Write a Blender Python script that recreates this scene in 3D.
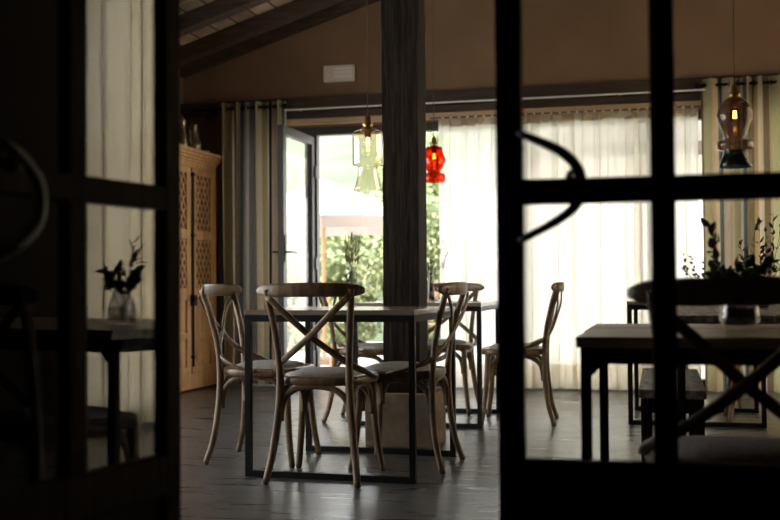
import bpy, bmesh, math, random
from mathutils import Vector, Matrix
random.seed(7)
PI = math.pi
for o in list(bpy.data.objects): bpy.data.objects.remove(o)
scene = bpy.context.scene
COL = scene.collection

# ------------------------------------------------------------------ camera
cam = bpy.data.cameras.new('camera'); camo = bpy.data.objects.new('camera', cam); COL.objects.link(camo)
YAW, PITCH, ROLL = math.radians(14), math.radians(1.32), math.radians(0.4)
fw = Vector((-math.sin(YAW)*math.cos(PITCH), math.cos(YAW)*math.cos(PITCH), math.sin(PITCH)))
rt = Vector((math.cos(YAW), math.sin(YAW), 0)); up = rt.cross(fw)
up2 = up*math.cos(ROLL)+rt*math.sin(ROLL); rt2 = rt*math.cos(ROLL)-up*math.sin(ROLL)
m = Matrix((rt2, up2, -fw)).transposed().to_4x4(); m.translation = (0, 0, .86)
camo.matrix_world = m
cam.lens = 50; cam.sensor_width = 36; cam.clip_start = .02; cam.clip_end = 400
cam.dof.use_dof = True; cam.dof.focus_distance = 4.8; cam.dof.aperture_fstop = 2.9
scene.camera = camo

# ------------------------------------------------------------------ sky, sun, exposure
world = bpy.data.worlds.new('sky'); scene.world = world; world.use_nodes = True
wn = world.node_tree; wn.nodes.clear()
wo = wn.nodes.new('ShaderNodeOutputWorld'); bg = wn.nodes.new('ShaderNodeBackground')
tc = wn.nodes.new('ShaderNodeTexCoord'); sp = wn.nodes.new('ShaderNodeSeparateXYZ'); rp = wn.nodes.new('ShaderNodeValToRGB')
wn.links.new(tc.outputs['Generated'], sp.inputs[0]); wn.links.new(sp.outputs[2], rp.inputs[0]); wn.links.new(rp.outputs[0], bg.inputs[0])
rp.color_ramp.elements[0].color = (1.0, .99, .96, 1); rp.color_ramp.elements[0].position = 0.0
rp.color_ramp.elements[1].color = (.84, .91, 1.0, 1); rp.color_ramp.elements[1].position = .7
bg.inputs[1].default_value = 5.0
wn.links.new(bg.outputs[0], wo.inputs[0])
sl = bpy.data.lights.new('sun', 'SUN'); so = bpy.data.objects.new('sun', sl); COL.objects.link(so)
sl.energy = 4.0; sl.angle = math.radians(6); sl.color = (1, .95, .86)
so.rotation_euler = Vector((.30, .62, -.80)).to_track_quat('-Z', 'Y').to_euler()
def portal(name, loc, rot, sx, sy):
    l = bpy.data.lights.new(name, 'AREA'); l.shape = 'RECTANGLE'; l.size = sx; l.size_y = sy
    l.cycles.is_portal = True
    o = bpy.data.objects.new(name, l); COL.objects.link(o); o.location = loc; o.rotation_euler = rot
portal('portal_garden', (-1.2, 9.16, 1.12), (-PI/2, 0, 0), 4.7, 2.2)
portal('portal_side', (2.62, 6.6, 1.4), (0, PI/2, 0), 2.9, 3.8)
portal('portal_left', (-4.30, 4.45, 1.32), (0, -PI/2, 0), 2.2, 3.1)
scene.view_settings.view_transform = 'Standard'; scene.view_settings.look = 'None'
scene.view_settings.gamma = 1; scene.view_settings.use_curve_mapping = False
scene.view_settings.exposure = 0.8

# ------------------------------------------------------------------ helpers
def shade(nt, base, rough, metal=0, **kw):
    b = nt.nodes.new('ShaderNodeBsdfPrincipled')
    b.inputs['Base Color'].default_value = (*base, 1); b.inputs['Roughness'].default_value = rough; b.inputs['Metallic'].default_value = metal
    return b
def mat(name, c1, c2=None, rough=.6, metal=0, scale=6, stretch=(1, 1, 1), bump=0.0, detail=5, coat=0, rvar=0, spec=.5):
    m = bpy.data.materials.new(name); m.use_nodes = True; nt = m.node_tree; nt.nodes.clear()
    out = nt.nodes.new('ShaderNodeOutputMaterial'); b = shade(nt, c1, rough, metal)
    b.inputs['Specular IOR Level'].default_value = spec
    if coat: b.inputs['Coat Weight'].default_value = coat
    t = nt.nodes.new('ShaderNodeTexCoord'); mp = nt.nodes.new('ShaderNodeMapping'); mp.inputs['Scale'].default_value = stretch
    n = nt.nodes.new('ShaderNodeTexNoise'); n.inputs['Scale'].default_value = scale; n.inputs['Detail'].default_value = detail
    r = nt.nodes.new('ShaderNodeValToRGB'); r.color_ramp.elements[0].position = .35; r.color_ramp.elements[1].position = .68
    r.color_ramp.elements[0].color = (*c1, 1); r.color_ramp.elements[1].color = (*(c2 or c1), 1)
    nt.links.new(t.outputs['Object'], mp.inputs[0]); nt.links.new(mp.outputs[0], n.inputs[0]); nt.links.new(n.outputs[0], r.inputs[0])
    nt.links.new(r.outputs[0], b.inputs['Base Color'])
    if rvar:
        mr = nt.nodes.new('ShaderNodeMapRange'); mr.inputs[3].default_value = rough-rvar; mr.inputs[4].default_value = rough+rvar
        nt.links.new(n.outputs[0], mr.inputs[0]); nt.links.new(mr.outputs[0], b.inputs['Roughness'])
    if bump:
        bp = nt.nodes.new('ShaderNodeBump'); bp.inputs['Strength'].default_value = bump; bp.inputs['Distance'].default_value = .01
        nt.links.new(n.outputs[0], bp.inputs['Height']); nt.links.new(bp.outputs[0], b.inputs['Normal'])
    nt.links.new(b.outputs[0], out.inputs[0])
    return m
def glass(name, tint=(1, 1, 1), ior=1.45, rough=0.0, refl=1.0):
    m = bpy.data.materials.new(name); m.use_nodes = True; nt = m.node_tree; nt.nodes.clear()
    out = nt.nodes.new('ShaderNodeOutputMaterial'); tr = nt.nodes.new('ShaderNodeBsdfTransparent'); gl = nt.nodes.new('ShaderNodeBsdfGlossy')
    tr.inputs[0].default_value = (*tint, 1); gl.inputs['Roughness'].default_value = rough; gl.inputs[0].default_value = (refl, refl, refl, 1)
    f = nt.nodes.new('ShaderNodeFresnel')
    ge = nt.nodes.new('ShaderNodeNewGeometry'); mr = nt.nodes.new('ShaderNodeMapRange')      # same index from both sides of a thin pane
    mr.inputs[3].default_value = ior; mr.inputs[4].default_value = 1/ior
    nt.links.new(ge.outputs['Backfacing'], mr.inputs[0]); nt.links.new(mr.outputs[0], f.inputs[0])
    mx = nt.nodes.new('ShaderNodeMixShader')
    nt.links.new(f.outputs[0], mx.inputs[0]); nt.links.new(tr.outputs[0], mx.inputs[1]); nt.links.new(gl.outputs[0], mx.inputs[2]); nt.links.new(mx.outputs[0], out.inputs[0])
    return m
def emit(name, c, s):
    m = bpy.data.materials.new(name); m.use_nodes = True; nt = m.node_tree; nt.nodes.clear()
    out = nt.nodes.new('ShaderNodeOutputMaterial'); e = nt.nodes.new('ShaderNodeEmission'); e.inputs[0].default_value = (*c, 1); e.inputs[1].default_value = s
    nt.links.new(e.outputs[0], out.inputs[0]); return m
def sheer_mat(name, col, clear, transl=.75):
    m = bpy.data.materials.new(name); m.use_nodes = True; nt = m.node_tree; nt.nodes.clear()
    out = nt.nodes.new('ShaderNodeOutputMaterial')
    tr = nt.nodes.new('ShaderNodeBsdfTransparent'); tl = nt.nodes.new('ShaderNodeBsdfTranslucent'); df = nt.nodes.new('ShaderNodeBsdfDiffuse')
    tl.inputs[0].default_value = (*col, 1); df.inputs[0].default_value = (*col, 1)
    a = nt.nodes.new('ShaderNodeMixShader'); a.inputs[0].default_value = transl; b = nt.nodes.new('ShaderNodeMixShader'); b.inputs[0].default_value = clear
    nt.links.new(df.outputs[0], a.inputs[1]); nt.links.new(tl.outputs[0], a.inputs[2])
    nt.links.new(a.outputs[0], b.inputs[1]); nt.links.new(tr.outputs[0], b.inputs[2]); nt.links.new(b.outputs[0], out.inputs[0])
    return m
def stripe_mat(name, stripes, width, transl=.35):
    m = bpy.data.materials.new(name); m.use_nodes = True; nt = m.node_tree; nt.nodes.clear()
    out = nt.nodes.new('ShaderNodeOutputMaterial')
    uv = nt.nodes.new('ShaderNodeUVMap'); s = nt.nodes.new('ShaderNodeSeparateXYZ'); d = nt.nodes.new('ShaderNodeMath'); d.operation = 'DIVIDE'; d.inputs[1].default_value = width
    fr = nt.nodes.new('ShaderNodeMath'); fr.operation = 'FRACT'; r = nt.nodes.new('ShaderNodeValToRGB'); r.color_ramp.interpolation = 'CONSTANT'
    nt.links.new(uv.outputs[0], s.inputs[0]); nt.links.new(s.outputs[0], d.inputs[0]); nt.links.new(d.outputs[0], fr.inputs[0]); nt.links.new(fr.outputs[0], r.inputs[0])
    tot = sum(w for w, c in stripes); acc = 0
    els = r.color_ramp.elements
    for i, (w, c) in enumerate(stripes):
        if i == 0: e = els[0]; e.position = 0
        elif i == 1: e = els[1]; e.position = acc/tot
        else: e = els.new(acc/tot)
        e.color = (*c, 1); acc += w
    mp = nt.nodes.new('ShaderNodeMapping'); mp.inputs['Scale'].default_value = (30, 2.5, 1)
    nz = nt.nodes.new('ShaderNodeTexNoise'); nz.inputs['Scale'].default_value = 6; nt.links.new(uv.outputs[0], mp.inputs[0]); nt.links.new(mp.outputs[0], nz.inputs[0])
    mrr = nt.nodes.new('ShaderNodeMapRange'); mrr.inputs[3].default_value = .72; mrr.inputs[4].default_value = 1.25; nt.links.new(nz.outputs[0], mrr.inputs[0])
    mu = nt.nodes.new('ShaderNodeVectorMath'); mu.operation = 'SCALE'; nt.links.new(r.outputs[0], mu.inputs[0]); nt.links.new(mrr.outputs[0], mu.inputs['Scale'])
    df = nt.nodes.new('ShaderNodeBsdfDiffuse'); tl = nt.nodes.new('ShaderNodeBsdfTranslucent'); a = nt.nodes.new('ShaderNodeMixShader'); a.inputs[0].default_value = transl
    nt.links.new(mu.outputs[0], df.inputs[0]); nt.links.new(mu.outputs[0], tl.inputs[0])
    nt.links.new(df.outputs[0], a.inputs[1]); nt.links.new(tl.outputs[0], a.inputs[2]); nt.links.new(a.outputs[0], out.inputs[0])
    return m

M = {}
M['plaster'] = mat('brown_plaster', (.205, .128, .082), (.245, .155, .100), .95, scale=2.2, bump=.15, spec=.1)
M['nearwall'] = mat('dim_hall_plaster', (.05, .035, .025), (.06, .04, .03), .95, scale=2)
M['dark_wood'] = mat('dark_stained_wood', (.014, .0070, .0038), (.024, .0125, .007), .7, scale=5, stretch=(12, 12, 1), bump=.3, spec=.06)
M['post_wood'] = mat('aged_post_wood', (.012, .008, .006), (.034, .024, .018), .8, scale=4, stretch=(14, 14, 1.2), bump=.6, spec=.15)
M['beam'] = mat('old_beam_wood', (.030, .018, .011), (.075, .045, .026), .7, scale=4, stretch=(1, 12, 12), bump=.6)
M['lintel'] = mat('lintel_wood', (.034, .019, .012), (.058, .034, .021), .7, scale=4, stretch=(1, 10, 10), bump=.3)
M['lit_head_wood'] = mat('window_lit_head_wood', (.50, .33, .20), (.62, .43, .27), .5, scale=4, stretch=(1, 10, 10))  # pale wood colour also carries the window light on this strip
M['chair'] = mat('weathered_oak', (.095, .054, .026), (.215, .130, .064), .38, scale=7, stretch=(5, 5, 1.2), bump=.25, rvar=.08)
M['chair_dark'] = mat('oak_in_silhouette', (.050, .026, .020), (.085, .046, .034), .5, scale=7, stretch=(5, 5, 1.2), bump=.25)  # same oak as the other chairs, backlit darkness put into the colour
M['pad'] = mat('grey_linen_seat', (.32, .30, .28), (.47, .44, .41), .9, scale=90, stretch=(1, 1, 1), bump=.5, spec=.2)
M['steel'] = mat('black_steel', (.008, .0075, .0075), (.013, .012, .012), .45, scale=9, spec=.22)
M['table_top'] = mat('waxed_table_wood', (.20, .155, .115), (.30, .24, .18), .2, scale=5, stretch=(1.2, 14, 14), bump=.1, rvar=.06)
M['glide'] = mat('nylon_glide', (.02, .02, .02), None, .5)
M['cab'] = mat('carved_pine', (.44, .22, .085), (.66, .38, .17), .6, scale=4, stretch=(9, 9, 1.2), bump=.4)
M['cab_dark'] = mat('cabinet_inside', (.05, .03, .018), (.07, .04, .025), .8, scale=5)
M['iron'] = mat('black_iron', (.012, .011, .011), (.02, .02, .02), .35, metal=.7)
M['pewter'] = mat('aged_pewter', (.30, .24, .18), (.50, .42, .32), .3, metal=.9, scale=9)
M['bottle'] = mat('dark_glazed_jar', (.012, .018, .022), (.03, .04, .045), .2)
M['white'] = mat('white_rail_paint', (.78, .76, .72), None, .35)
M['plastic'] = mat('cream_plastic', (.62, .55, .47), (.66, .6, .52), .4)
M['winframe'] = mat('grey_brown_window_frame', (.036, .030, .026), (.050, .042, .036), .45, scale=5, stretch=(8, 8, 1))
M['clear'] = glass('clear_pane_glass', (.96, .965, .95), 1.22)
M['leafglass'] = glass('old_door_glass', (.90, .89, .86), 1.52)
M['vase'] = glass('clear_vase_glass', (.80, .80, .80), 1.5, refl=1.0)
M['smoke'] = glass('smoky_vase_glass', (.88, .86, .88), 1.6)
M['water'] = glass('vase_water', (.80, .80, .80), 1.33)
M['yellow'] = glass('pale_yellow_lamp_glass', (.975, .95, .87), 1.8)
M['red'] = glass('red_lamp_glass', (.97, .37, .21), 1.4)
M['smokelamp'] = glass('smoke_grey_lamp_glass', (.72, .64, .60), 1.45)
M['teal'] = glass('teal_lamp_glass', (.10, .25, .31), 1.5)
M['brass'] = mat('aged_brass', (.30, .17, .07), (.42, .26, .11), .3, metal=.9)
M['cord'] = mat('cord_fabric', (.10, .07, .05), None, .8)
M['bulb'] = emit('glowing_filament', (1.0, .42, .12), 22)
M['bulb_glass'] = glass('bulb_glass', (1, .93, .82), 1.3)
M['sheer'] = sheer_mat('white_sheer_voile', (.92, .90, .84), .22, .86)
M['lined'] = sheer_mat('cream_lined_curtain', (.72, .60, .42), .03, .6)
M['sheer2'] = sheer_mat('sheer_hem_double_cloth', (.86, .78, .66), .10, .8)
M['tape'] = sheer_mat('curtain_heading_tape', (.45, .36, .25), .0, .45)
M['leaf'] = mat('dark_green_leaf', (.02, .035, .014), (.045, .065, .025), .5, scale=20)
M['stem'] = mat('brown_stem', (.035, .028, .014), (.05, .04, .02), .7)
M['dry'] = mat('dry_grass', (.36, .33, .17), (.50, .45, .26), .8)
M['petal'] = mat('pale_lilac_petal', (.50, .45, .55), (.65, .6, .7), .7)
M['rough'] = mat('rough_sawn_planks', (.20, .155, .11), (.46, .38, .29), .38, scale=3.5, stretch=(1.2, 10, 10), bump=1.0, detail=9)
M['rough_y'] = mat('rough_sawn_bench_planks', (.09, .07, .055), (.30, .25, .20), .55, scale=3.5, stretch=(10, 1.2, 10), bump=1.2, detail=9)
M['stone'] = mat('tan_sandstone', (.15, .10, .062), (.23, .16, .10), .85, scale=14, bump=.6)
M['patio'] = mat('pale_patio_stone', (.55, .52, .47), (.66, .63, .57), .85, scale=3)
M['gardenwall'] = mat('white_garden_render', (.80, .79, .76), (.86, .85, .82), .9, scale=2)
M['hedge'] = mat('hedge_leaf', (.17, .21, .09), (.42, .45, .23), .6, scale=3.5, detail=8)
M['hedgecore'] = mat('hedge_twigs', (.09, .12, .05), (.15, .19, .08), .9, scale=8)
M['hill'] = mat('hillside_green', (.042, .055, .022), (.082, .098, .055), .95, scale=.25, detail=9)
M['canvas'] = sheer_mat('parasol_canvas', (.45, .39, .345), .0, .3)
M['teak'] = mat('orange_teak', (.45, .21, .10), (.60, .31, .16), .6, scale=5, stretch=(8, 8, 1))
M['trunk'] = mat('bark', (.08, .06, .04), (.13, .1, .07), .9, scale=8)

def link(name, bm, m, parent=None, smooth=False):
    me = bpy.data.meshes.new(name)
    bmesh.ops.recalc_face_normals(bm, faces=bm.faces)
    bm.to_mesh(me); bm.free()
    if smooth:
        me.shade_smooth()
    me.materials.append(m)
    o = bpy.data.objects.new(name, me); COL.objects.link(o)
    if parent: o.parent = parent
    return o
def auto(o, ang=40):
    # mark sharp edges so that smooth shading keeps the arrises
    bm = bmesh.new(); bm.from_mesh(o.data)
    for e in bm.edges:
        if len(e.link_faces) == 2 and e.calc_face_angle(0) > math.radians(ang): e.smooth = False
    bm.to_mesh(o.data); bm.free(); return o
def tag(o, label=None, cat=None, group=None, kind=None):
    if label: o['label'] = label
    if cat: o['category'] = cat
    if group: o['group'] = group
    if kind: o['kind'] = kind
    return o
def thing(name, label, cat, loc=(0, 0, 0), rz=0, group=None, kind=None):
    o = bpy.data.objects.new(name, None); COL.objects.link(o); o.location = loc; o.rotation_euler = (0, 0, rz); o.empty_display_size = .1
    return tag(o, label, cat, group, kind)
def copy_tree(o, parent=None):
    c = o.copy(); COL.objects.link(c)
    if parent: c.parent = parent
    for ch in list(o.children): copy_tree(ch, c)
    return c
def dup(o, loc, rz, label, group=None):
    c = copy_tree(o); c.location = loc; c.rotation_euler = (0, 0, rz); tag(c, label, None, group); return c
def box(bm, x0, x1, y0, y1, z0, z1, bev=0.0):
    vs = [bm.verts.new(p) for p in ((x0,y0,z0),(x1,y0,z0),(x1,y1,z0),(x0,y1,z0),(x0,y0,z1),(x1,y0,z1),(x1,y1,z1),(x0,y1,z1))]
    fs = [bm.faces.new([vs[i] for i in f]) for f in ((0,3,2,1),(4,5,6,7),(0,1,5,4),(1,2,6,5),(2,3,7,6),(3,0,4,7))]
    if bev:
        es = {e for f in fs for e in f.edges}
        bmesh.ops.bevel(bm, geom=list(es), offset=bev, segments=2, profile=.6, affect='EDGES')
    return vs
def boxbm(*a, **k):
    bm = bmesh.new(); box(bm, *a, **k); return bm
def spline(P, n=6):
    P = [Vector(p) for p in P]
    if len(P) < 3: return P
    Q = [P[0]*2-P[1]]+P+[P[-1]*2-P[-2]]; out = []
    for i in range(1, len(Q)-2):
        for k in range(n):
            t = k/n; a, b, c, d = Q[i-1:i+3]
            out.append(.5*((2*b)+(-a+c)*t+(2*a-5*b+4*c-d)*t*t+(-a+3*b-3*c+d)*t**3))
    out.append(P[-1]); return out
def sweep(bm, P, rx, ry=None, upv=(0, 1, 0), seg=8, n=6, sq=1.0, taper=None):
    P = spline(P, n); ry = ry or rx; U = Vector(upv); rings = []
    for i, p in enumerate(P):
        t = (P[min(i+1, len(P)-1)]-P[max(i-1, 0)]).normalized()
        s = t.cross(U)
        if s.length < 1e-4: s = t.cross(Vector((1, 0, 0)))
        s.normalize(); nn = s.cross(t).normalized()
        f = taper(i/(len(P)-1)) if taper else 1
        if not isinstance(f, tuple): f = (f, f)
        ring = []
        for k in range(seg):
            a = 2*PI*(k+.5)/seg; c, q = math.cos(a), math.sin(a)
            if sq != 1: c = math.copysign(abs(c)**sq, c); q = math.copysign(abs(q)**sq, q)
            ring.append(bm.verts.new(p+s*c*rx*f[0]+nn*q*ry*f[1]))
        rings.append(ring)
    for a, b in zip(rings, rings[1:]):
        for k in range(seg): bm.faces.new((a[k], a[(k+1) % seg], b[(k+1) % seg], b[k]))
    bm.faces.new(rings[0][::-1]); bm.faces.new(rings[-1])
def sweepbm(*a, **k):
    bm = bmesh.new(); sweep(bm, *a, **k); return bm
def lathe(bm, prof, c=(0, 0, 0), seg=24, cap0=False, cap1=False):
    rings = []
    for r, z in prof:
        rings.append([bm.verts.new((c[0]+r*math.cos(2*PI*k/seg), c[1]+r*math.sin(2*PI*k/seg), c[2]+z)) for k in range(seg)])
    for a, b in zip(rings, rings[1:]):
        for k in range(seg): bm.faces.new((a[k], a[(k+1) % seg], b[(k+1) % seg], b[k]))
    if cap0: bm.faces.new(rings[0][::-1])
    if cap1: bm.faces.new(rings[-1])
def lathebm(*a, **k):
    bm = bmesh.new(); lathe(bm, *a, **k); return bm

# ------------------------------------------------------------------ room shell (x right along the back wall, y towards it)
XL, XR, YD, YB = -4.13, 2.45, 2.14, 8.95
SL = .314
def zc(x): return 2.893+SL*(x+3.917)
# floor
m = bpy.data.materials.new('grey_wood_plank_floor'); m.use_nodes = True; nt = m.node_tree; nt.nodes.clear()
out = nt.nodes.new('ShaderNodeOutputMaterial'); b = shade(nt, (.05, .05, .05), .3)
t = nt.nodes.new('ShaderNodeTexCoord'); br = nt.nodes.new('ShaderNodeTexBrick')
br.inputs['Scale'].default_value = 1; br.inputs['Brick Width'].default_value = 1.25; br.inputs['Row Height'].default_value = .2
br.inputs['Mortar Size'].default_value = .0025; br.inputs['Mortar Smooth'].default_value = .3; br.offset = .37
br.inputs['Color1'].default_value = (.066, .062, .060, 1); br.inputs['Color2'].default_value = (.092, .085, .080, 1); br.inputs['Mortar'].default_value = (.02, .018, .016, 1)
mp = nt.nodes.new('ShaderNodeMapping'); mp.inputs['Scale'].default_value = (1.0, 7, 1)
nz = nt.nodes.new('ShaderNodeTexNoise'); nz.inputs['Scale'].default_value = 2.6; nz.inputs['Detail'].default_value = 8; nz.inputs['Distortion'].default_value = .5; nz.inputs['Roughness'].default_value = .62
nt.links.new(t.outputs['Object'], br.inputs[0]); nt.links.new(t.outputs['Object'], mp.inputs[0]); nt.links.new(mp.outputs[0], nz.inputs[0])
mx = nt.nodes.new('ShaderNodeMix'); mx.data_type = 'RGBA'; mx.blend_type = 'MULTIPLY'; mx.inputs[0].default_value = .8
r2 = nt.nodes.new('ShaderNodeValToRGB'); r2.color_ramp.elements[0].color = (.45, .45, .45, 1); r2.color_ramp.elements[1].color = (1.3, 1.3, 1.3, 1); r2.color_ramp.elements[0].position = .3; r2.color_ramp.elements[1].position = .7
nt.links.new(nz.outputs[0], r2.inputs[0]); nt.links.new(br.outputs[0], mx.inputs[6]); nt.links.new(r2.outputs[0], mx.inputs[7]); nt.links.new(mx.outputs[2], b.inputs['Base Color'])
mr = nt.nodes.new('ShaderNodeMapRange'); mr.inputs[3].default_value = .12; mr.inputs[4].default_value = .50; nt.links.new(nz.outputs[0], mr.inputs[0]); nt.links.new(mr.outputs[0], b.inputs['Roughness'])
bp = nt.nodes.new('ShaderNodeBump'); bp.inputs['Strength'].default_value = .09; bp.inputs['Distance'].default_value = .006
ad = nt.nodes.new('ShaderNodeMath'); ad.operation = 'MULTIPLY_ADD'; ad.inputs[1].default_value = -1.5; nt.links.new(br.outputs['Fac'], ad.inputs[0]); nt.links.new(nz.outputs[0], ad.inputs[2])
nt.links.new(ad.outputs[0], bp.inputs['Height']); nt.links.new(bp.outputs[0], b.inputs['Normal']); nt.links.new(b.outputs[0], out.inputs[0])
M['floor'] = m
tag(link('floor', boxbm(-4.4, 2.7, -2.2, 9.2, -.12, 0), M['floor']), 'dark grey wood-look plank floor of the dining room', 'floor', kind='structure')
# ceiling boards, sloping up to the right
m = bpy.data.materials.new('old_ceiling_boards'); m.use_nodes = True; nt = m.node_tree; nt.nodes.clear()
out = nt.nodes.new('ShaderNodeOutputMaterial'); b = shade(nt, (.2, .15, .1), .85)
t = nt.nodes.new('ShaderNodeTexCoord'); mp0 = nt.nodes.new('ShaderNodeMapping'); mp0.inputs['Rotation'].default_value = (0, 0, PI/2)
br = nt.nodes.new('ShaderNodeTexBrick'); br.inputs['Scale'].default_value = 1; br.inputs['Brick Width'].default_value = 2.5; br.inputs['Row Height'].default_value = .17; br.inputs['Mortar Size'].default_value = .008
br.inputs['Color1'].default_value = (.24, .18, .12, 1); br.inputs['Color2'].default_value = (.42, .33, .24, 1); br.inputs['Mortar'].default_value = (.02, .014, .01, 1)
nz = nt.nodes.new('ShaderNodeTexNoise'); nz.inputs['Scale'].default_value = 5; nz.inputs['Detail'].default_value = 8
mx = nt.nodes.new('ShaderNodeMix'); mx.data_type = 'RGBA'; mx.blend_type = 'MULTIPLY'; mx.inputs[0].default_value = .8
r2 = nt.nodes.new('ShaderNodeValToRGB'); r2.color_ramp.elements[0].color = (.35, .33, .3, 1); r2.color_ramp.elements[1].color = (1.3, 1.25, 1.2, 1); r2.color_ramp.elements[0].position = .3; r2.color_ramp.elements[1].position = .65
nt.links.new(t.outputs['Object'], mp0.inputs[0]); nt.links.new(mp0.outputs[0], br.inputs[0]); nt.links.new(t.outputs['Object'], nz.inputs[0]); nt.links.new(nz.outputs[0], r2.inputs[0])
nt.links.new(br.outputs[0], mx.inputs[6]); nt.links.new(r2.outputs[0], mx.inputs[7]); nt.links.new(mx.outputs[2], b.inputs['Base Color']); nt.links.new(b.outputs[0], out.inputs[0])
M['boards'] = m
bm = bmesh.new(); vs = box(bm, -4.5, 2.8, -2.3, 9.9, 0, .12)
for v in bm.verts: v.co.z += zc(v.co.x)
tag(link('ceiling', bm, M['boards']), 'sloping ceiling of old grey-brown boards', 'ceiling', kind='structure')
def slopebox(x0, x1, y0, y1, dz0, dz1):
    bm = boxbm(x0, x1, y0, y1, 0, 1)
    for v in bm.verts: v.co.z = zc(v.co.x)+(dz1 if v.co.z > .5 else dz0)
    return bm
ys = [8.41-.64*k for k in range(11)]
for k, y in enumerate(ys):
    o = link('ceiling_beam' if False else 'trim_%d' % (k+1), slopebox(XL, XR, y+.02, y+.15, -.125, 0.0), M['beam'])
    tag(o, 'dark sloping rafter under the board ceiling', 'rafter', 'ceiling rafters', 'structure')
o = link('trim_20', slopebox(XL, XR, YB-.09, YB, -.10, 0.0), M['beam']); tag(o, 'dark rafter lying along the top of the back wall', 'rafter', kind='structure')
# walls
def wallbm(parts):
    bm = bmesh.new()
    for a in parts: box(bm, *a)
    return bm
GL0, GL1, GT = -3.62, 1.25, 2.24        # glazed opening in the back wall
tag(link('wall_back', wallbm([(XL-.25, GL0, YB, YB+.25, 0, 2.9), (GL1, XR+.25, YB, YB+.25, 0, 2.9), (GL0, GL1, YB, YB+.25, GT, 2.9)]), M['plaster']), 'brown plastered back wall above the garden windows', 'wall', kind='structure')
bm = boxbm(XL-.25, XR+.25, YB, YB+.25, 2.9, 3.1)
for v in bm.verts:
    if v.co.z > 3: v.co.z = max(zc(v.co.x), 2.91)+.05
tag(link('wall_gable', bm, M['plaster']), 'brown plaster gable under the rafters', 'wall', kind='structure')
LY0, LY1, LZ = 2.9, 6.0, 2.4
tag(link('wall_left', wallbm([(XL-.25, XL, -2.2, LY0, 0, 3.0), (XL-.25, XL, LY1, YB, 0, 3.0), (XL-.25, XL, LY0, LY1, LZ, 3.0), (XL-.25, XL, LY0, LY1, 0, .25)]), M['plaster']), 'brown plaster side wall behind the carved cabinet', 'wall', kind='structure')
WY0, WY1, WZ = 4.75, 8.45, 2.85
tag(link('wall_right', wallbm([(XR, XR+.25, WY1, YB+.25, 0, 5.2), (XR, XR+.25, WY0, WY1, WZ, 5.2), ]), M['plaster']), 'brown plaster wall on the right with a curtained window', 'wall', kind='structure')
tag(link('wall_right_near', wallbm([(XR, XR+.25, -2.2, WY0, 0, 5.2)]), M['nearwall']), 'right wall towards the hall, coloured darker to keep its reflection black', 'wall', kind='structure')  # wall colour darkened so the open door pane mirrors near black
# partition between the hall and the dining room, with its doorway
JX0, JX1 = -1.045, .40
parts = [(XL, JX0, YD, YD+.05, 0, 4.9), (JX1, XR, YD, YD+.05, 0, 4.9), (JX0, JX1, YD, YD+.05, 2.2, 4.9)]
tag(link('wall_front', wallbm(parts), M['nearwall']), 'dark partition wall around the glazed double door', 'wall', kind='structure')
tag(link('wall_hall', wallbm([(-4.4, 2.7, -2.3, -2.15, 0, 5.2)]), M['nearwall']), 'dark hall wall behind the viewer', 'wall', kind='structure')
tag(link('trim_21', wallbm([(JX0, -1.0, 2.06, 2.14, 0, 2.2), (.340, JX1, 2.05, 2.14, 0, 2.2), (JX0, JX1, 2.05, 2.14, 2.15, 2.2)]), M['dark_wood']), 'dark wooden door frame of the double door', 'door frame', kind='structure')

# ---- lintel zone over the windows
tag(link('trim_22', boxbm(XL, XR, 8.87, YB, 2.375, 2.485, bev=.006), M['lintel']), 'dark wooden lintel beam over the garden windows', 'lintel', kind='structure')
tag(link('trim_23', boxbm(-3.2, 1.3, 8.89, YB, 2.31, 2.365), M['lintel']), 'dark wooden board below the lintel beam', 'lintel', kind='structure')
tag(link('trim_24', boxbm(-3.2, 1.3, 8.905, YB, 2.255, 2.305), M['lit_head_wood']), 'wooden strip at the head of the windows, window light put into its pale colour', 'trim', kind='structure')
t = thing('curtain_track', 'thin white metal curtain track under the dark lintel', 'curtain track')
link('rail', boxbm(-3.12, .36, 8.80, 8.815, 2.366, 2.378), M['white'], t)
for x in (-3.0, -2.1, -1.2, -.3): link('bracket', boxbm(x, x+.012, 8.81, 8.875, 2.368, 2.376), M['white'], t)

# ---- garden glazing
posts = [-3.62, -2.93, -2.05, -1.13, -.02, .62, 1.25]
wt = thing('window_1', 'grey-brown framed garden windows behind the curtains', 'window', kind='structure')
bm = bmesh.new()
for x in posts: box(bm, x-.035, x+.035, 9.0, 9.07, 0, GT)
box(bm, GL0, GL1, 8.995, 9.075, 2.17, GT)
for a, c in zip(posts, posts[1:]):
    if abs(a+2.93) < .01: continue
    box(bm, a+.03, c-.03, 9.005, 9.065, 0, .09); box(bm, a+.035, a+.08, 9.01, 9.06, .05, 2.2); box(bm, c-.08, c-.035, 9.01, 9.06, .05, 2.2)
link('window_frame', bm, M['winframe'], wt)
for a, c in zip(posts, posts[1:]):
    if abs(a+2.93) < .01: continue
    link('pane', boxbm(a+.03, c-.03, 9.03, 9.036, .08, 2.18), M['clear'], wt)
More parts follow.
